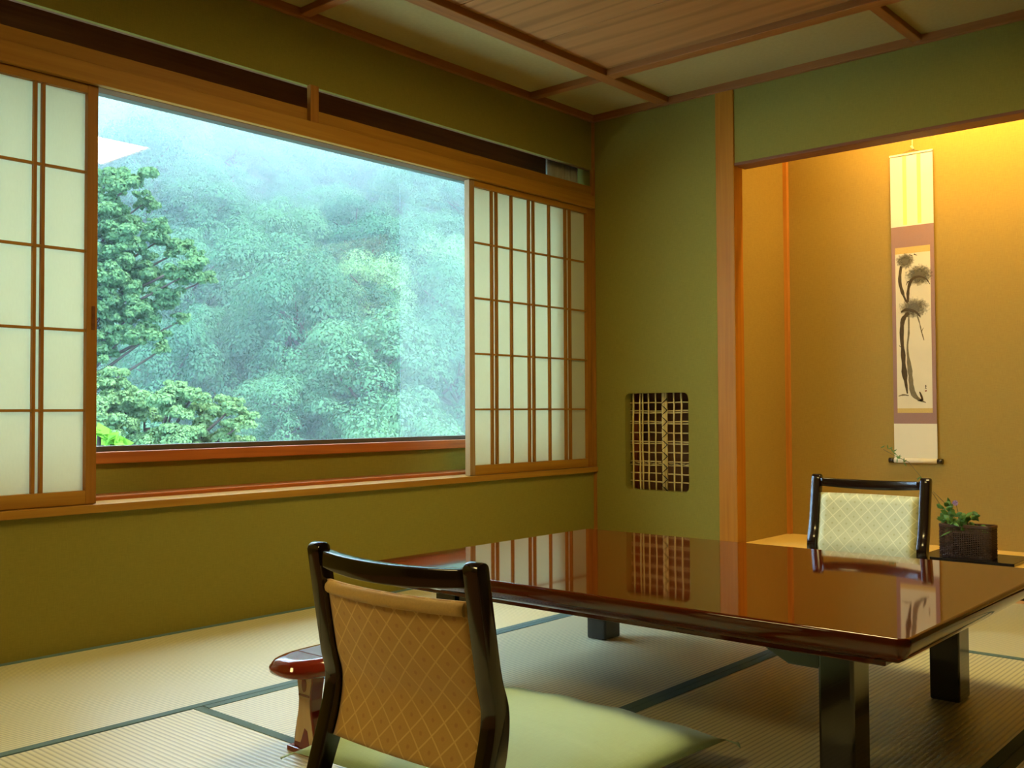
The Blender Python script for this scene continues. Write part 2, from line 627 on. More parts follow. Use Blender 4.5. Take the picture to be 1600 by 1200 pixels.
# sill of the sliding papers with two track grooves
sl = MB()
sl.prism([(-.12, .448), (.022, .448), (.022, .476), (-.002, .476), (-.002, .474), (-.036, .474), (-.036, .476), (-.044, .476), (-.044, .474), (-.078, .474), (-.078, .476), (-.12, .476)], 'y', -3.78, -.0)
o = sl.bm
b2 = MB()
b2.prism([(-.12, .448), (.022, .448), (.022, .477), (-.12, .477)], 'y', -3.78, 0, .0015) if False else b2.box(-.12, .022, -3.78, -.0, .448, .4755, .002)
sl.bm.free()
struct(b2.build('trim_11', WOOD_Y))
struct(MB().box(-.242, -.12, -3.78, 0, .448, .490, .004).build('trim_12', RED_Y))
struct(MB().box(-.30, -.215, -3.78, 0, .598, .640, .003).build('trim_13', RED_Y))

# the window itself
W = struct(empty('window_1', (-.28, -1.9, .64), True))
fr = MB()
fr.box(-.305, -.262, -3.78, 0, .640, .660, .002)
fr.box(-.305, -.262, -3.78, 0, 1.955, 1.976, .002)
fr.box(-.305, -.262, -3.78, -3.73, .66, 1.955, .002)
fr.box(-.305, -.262, -.05, 0, .66, 1.955, .002)
fr.build('window_frame', METAL, W)
MB().box(-.296, -.290, -3.74, -.04, .655, 1.96).build('glass_pane', GLASS, W)
MB().box(-.2765, -.275, -1.18, -.04, .655, 1.96).build('sliding_glass_pane', GLASS2, W)

# ceiling
C = struct(empty('ceiling', (2.2, -3, H), True))
MB().box(-.0, 4.5, -6, 0, 2.445, 2.50).build('cover_board', BATTEN_X, C)
bp = MB()
for (x0, x1, y0, y1) in ((0, .47, -6, 0), (.47, 4.5, -.54, 0)):
    bp.box(x0, x1, y0, y1, H, 2.444)
bp.build('border_paper', CEILP, C)
y = -.54
k = 0
while y > -6:
    y1 = y
    y0 = max(-6, y-.517)
    MB().box(.47, 4.5, y0+.0035, y1-.0035, H+.003, 2.444, .002).build('ceiling_board', BOARD, C)
    y = y0
    k += 1
def batten(x0, x1, y0, y1, z0=2.372, m=BATTEN_X):
    MB().box(x0, x1, y0, y1, z0, 2.41, .003).build('batten', m, C)
batten(.435, .505, -6, -.012, 2.372, BATTEN_Y)
batten(.505, 4.5, -.572, -.505)
batten(.022, .435, -.560, -.512)
batten(.022, .435, -1.99, -1.945)
batten(.022, .435, -3.43, -3.38)
batten(1.742, 1.785, -.505, -.02, 2.376, BATTEN_Y)
batten(3.06, 3.10, -.505, -.02, 2.376, BATTEN_Y)
batten(0, .026, -6, 0, 2.364, BATTEN_Y)
batten(0, 4.5, -.026, -.0, 2.364)

# ------------------------------------------------------------------ tatami mats
def mat(x0, x1, y0, y1, along, label, heri):
    g = .0015
    root = tag(empty('tatami_mat', ((x0+x1)/2, (y0+y1)/2, -.035), True), label, 'mat', 'rush mats covering the floor')
    MB().box(x0+g, x1-g, y0+g, y1-g, -.034, 0, .002).build('rush_surface', TAT_Y if along == 'y' else TAT_X, root)
    hw = .029
    for side in heri:
        if along == 'y':
            a, b = (x0+g-.0005, x0+hw) if side == 0 else (x1-hw, x1-g+.0005)
            MB().box(a, b, y0+g, y1-g, -.030, .0016, .0007).build('cloth_border', HERI, root)
        else:
            a, b = (y0+g-.0005, y0+hw) if side == 0 else (y1-hw, y1-g+.0005)
            MB().box(x0+g, x1-g, a, b, -.030, .0016, .0007).build('cloth_border', HERI, root)
X1, X2, X3 = .882, 1.762, 2.615
mat(0, X1, -1.79, -.02, 'y', 'rush mat along window wall, nearer the alcove, lit white behind the front chair', (0, 1))
mat(0, X1, -4.0, -1.79, 'y', 'plain beige rush mat under the left end of the window', (0, 1))
mat(X1, X2, -2.95, -1.18, 'y', 'ribbed rush mat under the left table legs and the armrest', (0, 1))
mat(X2, X3, -2.95, -1.035, 'y', 'dark shaded rush mat beneath the right half of the table', (0, 1))
mat(X1, X3, -3.83, -2.95, 'x', 'ribbed rush mat in bottom left corner, ribs running away to the right', (0, 1))
mat(X2-.88, X2+1.0, -1.035, -.056, 'x', 'yellow rush mat in front of the alcove behind the table', (0,)) if False else None
mat(X2, 3.55, -1.035, -.056, 'x', 'yellow rush mat in front of the alcove behind the table', (0,))
mat(X1, X2, -1.18, -.056, 'y', 'rush mat before the lattice niche, hidden behind the table', (0, 1))
mat(X3, 3.5, -2.95, -1.035, 'y', 'rush mat right of the table at the picture edge', (0, 1))
mat(X3, 4.4, -3.83, -2.95, 'x', 'rush mat to the right of the near table leg', (0, 1))

# ------------------------------------------------------------------ shoji
def shoji(y0, y1, free, label, pulls):
    """front face at x=0; free = side (-1 left / +1 right) of the stile facing the open window"""
    root = tag(empty('shoji_screen', (-.016, (y0+y1)/2, .4755), True), label, 'sliding screen')
    z0, z1 = .4775, 1.886
    st = .036
    xf, xb = -.001, -.033
    fm = MB()
    fm.box(xb, xf, y0, y0+st, z0, z1, .0015)
    fm.build('stile', SIDE_Z if free < 0 else WOOD_Z, root)
    MB().box(xb, xf, y1-st, y1, z0, z1, .0015).build('stile', WOOD_Z, root)
    MB().box(xb, xf-.001, y0+st, y1-st, z0, z0+.045, .0015).build('bottom_rail', WOOD_Y, root)
    MB().box(xb, xf-.001, y0+st, y1-st, z1-.028, z1, .0015).build('top_rail', WOOD_Y, root)
    a, b = y0+st, y1-st
    wi = b-a
    cs = [.154, .182, .328, .452, .490, .635, .785, .815] if False else None
    if free < 0:     # right screen: pair, single, pair, single, pair
        ys = [-.817, -.783, -.671, -.536, -.500, -.372, -.236, -.198]
    else:
        ys = [-3.75+.138, -3.75+.176, -3.75+.306, -3.75+.435, -3.75+.473, -3.75+.606, -3.014, -2.988]
    zs = [z0+.045+(z1-.028-z0-.045)*k/5 for k in range(1, 5)]
    mu = MB()
    for y in ys:
        mu.box(-.022, -.007, y-.0052, y+.0052, z0+.045, z1-.028)
    mu.build('upright_bars', WOOD_Z, root)
    mh = MB()
    for z in zs:
        mh.box(-.020, -.009, a, b, z-.0045, z+.0045)
    mh.build('cross_bars', WOOD_Y, root)
    MB().box(-.0245, -.0225, a-.003, b+.003, z0+.04, z1-.024).build('paper', SHOJI, root)
    if pulls:
        MB().box(-.004, .0015, pulls-.006, pulls+.006, 1.06, 1.14, .002).build('finger_pull', DARK_Y, root)
    return root
shoji(-3.75, -2.808, 1, 'white paper sliding screen at left edge of the window, cut by picture edge', -2.822)
shoji(-.988, -.022, -1, 'white paper sliding screen beside the room corner, right of the window view', None)

# curtain bunched behind the right screen
cu = MB()
rows = []
n = 70
for zz in (2.135, 1.9, 1.2, .50):
    rows.append([(-.088+.016*math.sin(i*.9)+.006*math.sin(i*2.3+zz), -.30+i*.27/n, zz) for i in range(n+1)])
rows2 = [[(x-.002, y, z) for x, y, z in r] for r in rows]
cu.grid(rows)
cu.build('curtain', CURT)
co = bpy.data.objects['curtain']
sm = co.modifiers.new('thickness', 'SOLIDIFY')
sm.thickness = .002
tag(co, 'pleated cream curtain showing above the window board near the corner', 'curtain')
rl = MB().tube([(-.088, -3.7, 2.15), (-.088, -.005, 2.15)], .007, 8).build('curtain_rail', METAL)
tag(rl, 'thin curtain rail in dark recess above the window board', 'rail')

# ------------------------------------------------------------------ lattice of the niche
la = tag(empty('lattice_window_grille', ((NX0+NX1)/2, .035, NZ0), True), 'bamboo and reed lattice filling the rounded wall opening', 'lattice')
rnd = random.Random(4)
def nx(px):
    return at(px, 690, 'y', .04).x
def nz(py):
    return at(1025, py, 'y', .04).z
for px, r in ((990, .005), (1000.5, .0045), (1004.5, .0045), (1014, .0045), (1024.5, .004), (1053.5, .0045), (1065, .0045)):
    x = nx(px)
    pts = [(x+rnd.uniform(-.0025, .0025), .040, NZ0-.01+k*(NZ1-NZ0+.02)/7) for k in range(8)]
    MB().tube(pts, r, 7).build('upright_reed', REED, la)
x = nx(1039.5)
MB().tube([(x-.006, .036, NZ0-.01), (x-.006, .036, NZ1+.01)], .010, 10).build('bamboo_cane', REED, la)
MB().tube([(x+.009, .038, NZ0-.01), (x+.009, .038, NZ1+.01)], .007, 8).build('bamboo_cane', REED, la)
for pys in ((629,), (642, 645), (659, 662), (676,), (690, 693), (707,), (721, 724, 727), (740,), (753,)):
    for py in pys:
        z = nz(py)
        pts = [(NX0-.01+k*(NX1-NX0+.02)/6, .050, z+rnd.uniform(-.002, .002)) for k in range(7)]
        MB().tube(pts, .0034, 6).build('cross_reed', REED, la)
pts = []
zz = NZ0
k = 0
while zz < NZ1:
    s = -1 if k % 2 else 1
    pts.append((x+.002+s*.019, .026 if s > 0 else .030, zz))
    zz += .030
    k += 1
MB().tube(pts, .0034, 6).build('vine_lashing', VINE, la)
MB().tube([(NX0-.01+k*.0335, .043, nz(724)+(.006 if k % 2 else -.006)) for k in range(13)], .0018, 5).build('vine_lashing', VINE, la)
tag(MB().box(.128, .172, .16, .20, .20, 1.05, .002).build('niche_post', REDPOST), 'red-brown wooden post seen behind the lattice opening', 'post')

# ------------------------------------------------------------------ low table
T = tag(empty('low_table', (1.785, -1.95, 0), True), 'large low table with glossy red-brown lacquer top on square dark legs', 'table')
TX0, TX1, TY0, TY1 = 1.003, 2.572, -2.492, -1.405
tb = MB()
rings = []
prof = [(.0, .338, .026), (.0035, .3398, .026), (.0, .3385, .026), (-.0, .325, .026)]
def ring(off, z, r=.026):
    return [(px_, py_, z) for px_, py_ in rrect(TX0+off, TX1-off, TY0+off, TY1-off, max(.004, r-off), 6)]
P = [ring(.006, .340), ring(.002, .3385), ring(0, .335), ring(0, .322), ring(.003, .310), ring(.012, .296), ring(.026, .287), ring(.034, .2865)]
V = tb.grid(P, closed=True)
tb.bm.faces.new(V[0])
tb.bm.faces.new(V[-1][::-1])
o = tb.build('tabletop', REDLAC, T)
smooth_mod(o, .9)
for f in o.data.polygons:
    if len(f.vertices) > 8:
        f.use_smooth = False
# aprons with arched undersides
def apron(x0, x1, z0, z1, rise, yy0, yy1, axis='x'):
    n = 14
    poly = [(x0, z1), (x0, z0)]
    for k in range(n+1):
        t = k/n
        e = min(t, 1-t)/.07
        poly.append((x0+.07+(x1-x0-.14)*t, z0+rise*min(1, math.sin(min(1, e)*math.pi/2))))
    poly += [(x1, z0), (x1, z1)]
    m = MB()
    if axis == 'x':
        m.prism(poly, 'y', yy0, yy1)
    else:
        m.prism(poly, 'x', yy0, yy1)
    m.build('apron', BLACKLAC, T)
apron(1.245, 2.335, .222, .288, .034, -2.358, -2.336)
apron(1.245, 2.335, .232, .288, .024, -1.585, -1.563)
apron(-2.30, -1.63, .232, .288, .024, 1.185, 1.207, 'y')
apron(-2.30, -1.63, .232, .288, .024, 2.375, 2.397, 'y')
MB().box(1.07, 2.51, -2.44, -2.37, .270, .2875, .003).build('under_rail', REDLAC, T)
MB().box(1.07, 2.51, -1.53, -1.46, .270, .2875, .003).build('under_rail', REDLAC, T)
for (lx, ly) in ((1.172, -2.37), (2.337, -2.37), (1.178, -1.650), (2.322, -1.640)):
    MB().box(lx, lx+.078, ly, ly+.09, 0, .2875, .007, 3).build('leg', BLACKLAC, T)

# ------------------------------------------------------------------ floor chairs (legless, bent posts)
def chain(pts, n=6):
    """Catmull-Rom through (y,z) points"""
    out = []
    P = [pts[0]]+pts+[pts[-1]]
    for i in range(1, len(P)-2):
        for k in range(n):
            t = k/n
            a, b, c, d = [Vector(q) for q in P[i-1:i+3]]
            out.append(.5*((2*b)+(c-a)*t+(2*a-5*b+4*c-d)*t*t+(3*b-a-3*c+d)*t**3))
    out.append(Vector(P[-2]))
    return out
PROF = [(-.024, .520), (-.008, .42), (.008, .33), (.022, .275), (.014, .21), (-.010, .14), (-.034, .07), (-.045, .03)]
def barprofile(centers, half):
    """outline polygon in (y,z) for a bar following centers"""
    L_, R_ = [], []
    for i, p in enumerate(centers):
        d = (centers[min(i+1, len(centers)-1)]-centers[max(0, i-1)]).normalized()
        nrm = Vector((-d.y, d.x))
        h = half[i] if isinstance(half, list) else half
        L_.append(p+nrm*h)
        R_.append(p-nrm*h)
    return L_, R_
def make_chair(rootname, label, lac, cat='chair'):
    root = tag(empty(rootname, (0, 0, 0)), label, cat, 'low chairs at the table')
    HW = .2235
    cen = [c for c in chain([(a, b) for a, b in PROF])]
    half = []
    for c in cen:
        z = c.y
        half.append(.0155 + .006*max(0, 1-abs(z-.20)/.15))
    Lp, Rp = barprofile(cen, half)
    top = []
    p, q = Lp[0], Rp[0]
    mid = (p+q)/2
    for k in range(1, 6):
        a = math.pi*k/6
        top.append((mid + (q-p)/2*(-math.cos(a))*-1*-1 + Vector((0, 1))*0, a))
    for s in (-1, 1):
        poly = [tuple(v) for v in Lp]
        poly += [tuple(v) for v in Rp[::-1]]
        # rounded head
        head = []
        c0, c1 = Rp[0], Lp[0]
        m0 = (c0+c1)/2
        hw = (c0-c1).length/2
        e = (c0-c1).normalized()
        up = Vector((-e.y, e.x))
        if up.y < 0:
            up = -up
        for k in range(1, 7):
            a = math.pi*k/7
            head.append(tuple(m0+e*math.cos(a)*hw+up*math.sin(a)*hw*.75))
        poly += head
        x0, x1 = (-HW, -HW+.035) if s < 0 else (HW-.035, HW)
        # foot runner joins the bar
        po_ = MB().prism(poly, 'x', x0, x1, .0035).build('post', lac, root)
        smooth_mod(po_, .5)
        run = MB().box(x0+.002, x1-.002, -.062, .42, 0, .034, .008, 3).build('floor_runner', lac, root)
    # top rail, bowed to the back and dipping between the posts
    def bow(u):
        return -.026*(1-u*u)
    rr = []
    n = 24
    for i in range(n+1):
        u = -1+2*i/n
        x = u*(HW-.033)
        yb = -.024+bow(u)
        zc = .503-.007*(1-u*u)
        hh = .0155+.0025*(1-u*u)
        th = .0125
        sec = []
        for k in range(16):
            a = 2*math.pi*k/16
            ca, sa = math.cos(a), math.sin(a)
            sec.append((x, yb+.003+math.copysign(abs(ca)**.2, ca)*th, zc+math.copysign(abs(sa)**.2, sa)*hh))
        rr.append(sec)
    m = MB()
    V = m.grid(rr, closed=True)
    m.bm.faces.new(V[0])
    m.bm.faces.new(V[-1][::-1])
    m.build('top_rail', lac, root)
    # upholstered panel following the posts
    zc = chain([(a, b) for a, b in PROF])
    def yc(z):
        best = min(range(len(zc)-1), key=lambda i: abs((zc[i].y+zc[i+1].y)/2-z))
        a, b = zc[best], zc[best+1]
        t = (z-a.y)/(b.y-a.y)
        return a.x+(b.x-a.x)*t
    nz_, nx_ = 30, 22
    back, front = [], []
    for j in range(nz_+1):
        t = j/nz_
        z = .166+(.462-.166)*t
        rb, rf = [], []
        for i in range(nx_+1):
            u = -1+2*i/nx_
            x = u*(HW-.037)
            edge = min(1, (1-abs(u))/.09)
            et = min(1, (1-t)/.06)*min(1, t/.05)
            puff = (math.sin(edge*math.pi/2))*(math.sin(et*math.pi/2))
            roll = 0
            yy = yc(z)+bow(u)*(.35+.65*max(0, t))
            rb.append((x, yy-.004-.003*puff, z))
            rf.append((x, yy+.004+.020*puff, z))
        back.append(rb)
        front.append(rf)
    m = MB()
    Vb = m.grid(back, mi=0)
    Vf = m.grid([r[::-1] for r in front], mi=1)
    for j in range(nz_):
        f = m.bm.faces.new((Vb[j][0], Vb[j+1][0], Vf[j+1][-1], Vf[j][-1])); f.material_index = 0; f.smooth = True
        f = m.bm.faces.new((Vb[j][-1], Vf[j][0], Vf[j+1][0], Vb[j+1][-1])); f.material_index = 0; f.smooth = True
    for i in range(nx_):
        for j, jj in ((0, 0), (nz_, nz_)):
            f = m.bm.faces.new((Vb[j][i], Vf[j][nx_-i], Vf[j][nx_-i-1], Vb[j][i+1])); f.material_index = 0; f.smooth = True
    o = m.build('back_panel', [FAB_SHADED, FAB_WINDOWLIT], root)
    # rolled top edge of the upholstery
    m = MB()
    zr_ = .449
    m.tube([(u*(HW-.047), yc(zr_)+bow(u)-.006, zr_+.004*0) for u in [-1+2*i/24 for i in range(25)]], .0125, 12)
    m.build('rolled_edge', ROLL, root)
    # bent plywood seat
    m = MB()
    rr = []
    for i in range(15):
        t = i/14
        yy = -.01+.45*t
        z = .030+.05*max(0, (1-t/.25))**2-.012*max(0, (t-.85)/.15)
        rr.append([(-.185, yy, z+.008), (.185, yy, z+.008), (.185, yy, z), (-.185, yy, z)])
    V = m.grid(rr, closed=True, smooth=False)
    m.bm.faces.new(V[0])
    m.bm.faces.new(V[-1][::-1])
    m.build('seat', lac, root)
    return root
ch = make_chair('floor_chair', 'legless black framed chair in the foreground, brocade back towards the viewer with its shade coloured golden brown', BLACKLAC)
ch.location = (1.930, -3.198, 0)
def copy_tree(o, parent=None):
    c = o.copy()
    COL.objects.link(c)
    c.parent = parent
    for k in list(o.children):
        copy_tree(k, c)
    return c
ch2 = copy_tree(ch)
ch2.location = (1.803, -.742, 0)
ch2.rotation_euler = (0, 0, math.pi)
ch2['label'] = 'legless dark chair across the table by the alcove, brocade back facing the viewer with window light coloured pale green'

# ------------------------------------------------------------------ floor cushion on the front chair
def cushion(cx, cy, wx, wy, z0, name, label):
    root = tag(empty(name, (cx, cy, z0)), label, 'cushion')
    def surf(sign):
        n = 40
        rows = []
        for j in range(n+1):
            row = []
            for i in range(n+1):
                u, v = -1+2*i/n, -1+2*j/n
                # sides drawn in between pointed corners
                su = 1-.055*(1-v*v)**1.0
                sv = 1-.055*(1-u*u)**1.0
                x, y = u*su*wx/2, v*sv*wy/2
                e = (1-abs(u)**2.6)*(1-abs(v)**2.6)
                h = max(0, e)**.5
                wr = .0022*math.sin(13*u+5*v)*(1-h)*h*4 + .0015*math.sin(9*v-4*u)*(1-h)*h*4
                crest = .010*math.exp(-((u*.7+v*.2)/.05)**2)*0
                seam = -.0015*math.exp(-(v/.012)**2)
                z = .018+sign*h*(.060 if sign > 0 else .016)+(wr+seam*h if sign > 0 else 0)
                row.append((x, y, z+.012*(abs(u)**6)*(abs(v)**6)*0))
            rows.append(row)
        return rows
    m = MB()
    A = m.grid(surf(1))
    B = m.grid(surf(-1))
    bmesh.ops.remove_doubles(m.bm, verts=m.bm.verts[:], dist=.0004)
    m.build('cushion_body', CUSH, root, smooth=True)
    for sx_ in (-1, 1):
        for sy_ in (-1, 1):
            t = MB()
            for k in range(5):
                a = math.atan2(sy_, sx_)+(k-2)*.12
                t.tube([(sx_*wx/2*.995, sy_*wy/2*.995, .018), (sx_*wx/2+.02*math.cos(a), sy_*wy/2+.02*math.sin(a), .010), (sx_*wx/2+.028*math.cos(a), sy_*wy/2+.028*math.sin(a), .002+.002*k)], .0012, 4)
            t.build('corner_tassel', CUSH, root)
    return root
cushion(1.835, -2.785, .66, .665, .040, 'floor_cushion', 'sage green square floor cushion lying on the front chair seat')

# ------------------------------------------------------------------ armrest beside the front chair
A = tag(empty('armrest_stand', (1.405, -2.82, 0), True), 'small red lacquered armrest stand with inlaid legs left of the front chair', 'armrest')
AX, AW = 1.402, .088
AY0, AY1 = -3.085, -2.555
def oval(off, z, n=40):
    out = []
    for k in range(n):
        a = 2*math.pi*k/n
        c, s_ = math.cos(a), math.sin(a)
        ex = 2/3.2
        x = AX+(AW-off)*math.copysign(abs(c)**ex, c)
        y = (AY0+AY1)/2+((AY1-AY0)/2-off)*math.copysign(abs(s_)**(2/3.6), s_)
        out.append((x, y, z))
    return out
m = MB()
P = [oval(.034, .2275), oval(.022, .2262), oval(.011, .221), oval(.005, .214), oval(.0035, .210), oval(.0005, .2075), oval(0, .202), oval(.002, .195), oval(.010, .189), oval(.022, .186)]
V = m.grid(P, closed=True)
m.bm.faces.new(V[0])
m.bm.faces.new(V[-1][::-1])
m.build('padded_top', ARMLAC, A)
MB().box(AX-.045, AX+.045, AY0+.09, AY1-.09, .2262, .2288, .001).build('top_inset', plain('grey_inset', (.16, .12, .11), .3), A)
for yy, sgn in ((-3.005, 1), (-2.66, -1)):
    # lyre shaped leg, inlaid outer face
    prof = [(.030, .188), (.029, .165), (.025, .145), (.0225, .125), (.024, .10), (.030, .075), (.036, .05), (.040, .025), (.041, .012)]
    poly = [(AX-.008-a, b) for a, b in prof]+[(AX-.008+a, b) for a, b in prof[::-1]]
    lg = MB().prism(poly, 'y', yy, yy+.034, .003).build('leg', ARMLAC, A)
    yf = yy-.0012 if sgn > 0 else yy+.034
    poly2 = [(AX-.008-a*.86, b) for a, b in prof[:-1]]+[(AX-.008+a*.86, b) for a, b in prof[:-1][::-1]]
    MB().prism(poly2, 'y', yf, yf+.0014).build('inlay', INLAY, lg).location = -Vector(lg.parent['_w'])*0
    e = []
    for k in range(16):
        a = 2*math.pi*k/16
        e.append((AX-.008+.0085*math.cos(a), .158+.017*math.sin(a)))
    MB().prism(e, 'y', yf-.0008, yf+.0008).build('oval_inlay', ARMLAC, lg)
    MB().box(AX-.008-.0195, AX-.008+.0195, yf-.0008, yf+.0008, .131, .136).build('band_inlay', ARMLAC, lg)
    MB().prism([(AX-.008-.018, .013), (AX-.008+.022, .013), (AX-.008+.012, .055), (AX-.008+.002, .06), (AX-.008-.006, .04)], 'y', yf-.0008, yf+.0008).build('petal_inlay', ARMLAC, lg)
    MB().box(AX-.065, AX+.05, yy-.008, yy+.042, 0, .0125, .003).build('foot', ARMLAC, A)

# ------------------------------------------------------------------ hanging scroll
SY = .588
S = tag(empty('hanging_scroll', (1.52, SY, .51), True), 'tall narrow hanging scroll with ink painted pine tree on the alcove wall', 'scroll')
def sz(py, px=1427):
    return at(px, py, 'y', SY).z
sx0, sx1 = at(1394, 480, 'y', SY).x, at(1461, 480, 'y', SY).x
zt = sz(239)
zz = [zt, sz(352), sz(385), sz(395), sz(638), sz(645), sz(662), sz(717)]
def strip(name, x0, x1, z0, z1, d, m, par=None):
    return MB().box(x0, x1, SY-d, SY-d+.0012, z0, z1).build(name, m, par or S)
strip('top_paper', sx0, sx1, zz[1], zz[0], 0, PAPER_S)
strip('silk_mount', sx0, sx1, zz[6], zz[1], 0, MAUVE)
px0, px1 = sx0+.019, sx1-.019
strip('gold_band', px0, px1, zz[3], zz[2], .0006, GOLD)
strip('gold_band', px0, px1, zz[5], zz[4], .0006, GOLD)
strip('bottom_paper', sx0, sx1, zz[7], zz[6], 0, PAPER_S)
for px in (1413.5, 1436):
    strip('ribbon', at(px-3, 300, 'y', SY).x, at(px+3, 300, 'y', SY).x, sz(350), zt+.002, .0010, RIBBON)
pa = strip('painting', px0, px1, zz[4], zz[3], .0004, PAINT)
def pp(px, py, d=.001):
    v = at(px, py, 'y', SY)
    return Vector((v.x, SY-d, v.z))
def stroke(pts, ws, m, name='ink_stroke', d=.0010):
    P3 = [pp(a, b, d) for a, b in pts]
    # densify
    Q, Wd = [], []
    E_ = [P3[0]]+P3+[P3[-1]]
    for i in range(1, len(E_)-2):
        for k in range(5):
            t = k/5
            a, b, c, e = E_[i-1:i+3]
            Q.append(.5*((2*b)+(c-a)*t+(2*a-5*b+4*c-e)*t*t+(3*b-a-3*c+e)*t**3))
            Wd.append(ws[i-1]+(ws[i]-ws[i-1])*t)
    Q.append(P3[-1]); Wd.append(ws[-1])
    rg = random.Random(len(pts)*7+int(pts[0][0]))
    A_, B_ = [], []
    for i, q in enumerate(Q):
        dd = (Q[min(i+1, len(Q)-1)]-Q[max(0, i-1)]).normalized()
        nn = Vector((-dd.z, 0, dd.x))
        wv = Wd[i]*.0034*(1+rg.uniform(-.25, .25))
        A_.append(q+nn*wv); B_.append(q-nn*wv)
    mb = MB()
    mb.grid([A_, B_], smooth=False)
    ob = mb.build(name, m, pa)
    sm = ob.modifiers.new('thickness', 'SOLIDIFY')
    sm.thickness = .0002
    return ob
def clump(cx, cy, rx, ry, dark, seed):
    mt, t, b = newmat('ink_wash')
    co_ = N(t, 'ShaderNodeTexCoord')
    mp = N(t, 'ShaderNodeMapping')
    c = pp(cx, cy)
    e = pp(cx+rx, cy+ry)
    ax, az = abs(e.x-c.x), abs(e.z-c.z)
    mp.inputs['Location'].default_value = (-c.x/ax, 0, -c.z/az)
    mp.inputs['Scale'].default_value = (1/ax, 0, 1/az)
    L(t, co_.outputs['Object'], mp.inputs[0])
    ln = N(t, 'ShaderNodeVectorMath', operation='LENGTH')
    L(t, mp.outputs[0], ln.inputs[0])
    nn = noise(t, coords(t), 90, 3, .6)
    rr = mth(t, 'ADD', ln.outputs['Value'], mth(t, 'MULTIPLY', mth(t, 'SUBTRACT', nn, .5), .9))
    f = N(t, 'ShaderNodeMapRange')
    f.inputs[1].default_value = 1.0
    f.inputs[2].default_value = .35
    L(t, rr, f.inputs[0])
    fac = mth(t, 'MULTIPLY', f.outputs[0], dark)
    b.inputs['Base Color'].default_value = (.16, .14, .08, 1)
    b.inputs['Roughness'].default_value = .9
    L(t, fac, b.inputs['Alpha'])
    mb = MB()
    mb.prism([(c.x+ax*1.15*math.cos(k*math.pi/10), c.z+az*1.15*math.sin(k*math.pi/10)) for k in range(20)], 'y', SY-.0009-.0001*seed, SY-.0007-.0001*seed)
    mb.build('ink_wash', mt, pa)
clump(1414, 408, 15, 11, .75, 0)
clump(1436, 430, 22, 15, .8, 1)
clump(1428, 481, 24, 15, .62, 2)
stroke([(1420, 489), (1411, 500), (1409, 525), (1411, 550), (1413, 580), (1418, 615)], [2.2, 3.2, 3.0, 2.6, 3.6, 1.2], INK)
stroke([(1420, 492), (1420, 520), (1418, 545), (1422, 580), (1426, 612), (1436, 624), (1447, 629)], [1.2, 1.5, 1.2, 3.0, 3.6, 2.0, .4], INKG)
stroke([(1408, 416), (1406, 440), (1412, 462), (1418, 474)], [1.6, 2.4, 1.8, .8], INK)
stroke([(1448, 436), (1436, 432), (1424, 438), (1419, 455), (1419, 472)], [.6, 1.6, 2.2, 2.2, 1.0], INK)
stroke([(1408, 488), (1416, 484), (1430, 487), (1438, 495)], [1, 2.2, 1.6, .8], INK)
stroke([(1433, 492), (1437, 505), (1440, 518), (1444, 532)], [1.0, .7, .9, .4], INKG)
stroke([(1437, 612), (1441, 624), (1434, 626)], [.8, 1.6, .8], INK)
stroke([(1404, 619), (1412, 617), (1420, 618)], [.6, 1.2, .6], INKG)
stroke([(1440, 518), (1443, 512)], [.5, .3], INKG)
stroke([(1411, 545), (1405, 540)], [.8, .3], INK)
stroke([(1448, 436), (1453, 444)], [.9, .4], INK)
stroke([(1424, 446), (1419, 440), (1416, 446)], [.6, .9, .4], INK)
stroke([(1421, 398), (1426, 400)], [.8, .4], INK)
stroke([(1428, 397), (1433, 399)], [.8, .4], INK)
# signature and seal
stroke([(1445.6, 603), (1448, 603.4)], [.5, .4], INK, 'signature')
stroke([(1446.8, 601.6), (1446.6, 606.5)], [.5, .4], INK, 'signature')
stroke([(1445.4, 606.6), (1448.2, 606.8)], [.5, .4], INK, 'signature')
stroke([(1445.4, 611), (1448.2, 610.4)], [1.1, 1.1], SEAL, 'seal_mark')
# rods and cord
MB().box(sx0-.002, sx1+.002, SY-.006, SY+.004, zt-.006, zt+.004, .002).build('top_rod', PAPER_S, S)
zr = sz(720)
MB().tube([(sx0+.0, SY, zr), (sx1, SY, zr)], .0115, 16).build('roller', PAPER_S, S)
MB().tube([(sx0-.026, SY, zr), (sx0, SY, zr)], .013, 16).build('roller_end', KAMACHI, S)
MB().tube([(sx1, SY, zr), (sx1+.026, SY, zr)], .013, 16).build('roller_end', KAMACHI, S)
pk = pp(1426, 232)
MB().tube([pp(1410, 240), pp(1425.5, 233.5), pp(1442, 237)], .0018, 6).build('cord_loop', INKG, S)
MB().tube([pp(1425.5, 234), Vector((pk.x, SY, 2.22))], .0035, 8).build('hanging_cord', CORD, S)
MB().tube([pp(1424, 228), pp(1427, 233)], .006, 8).build('cord_knot', CORD, S)

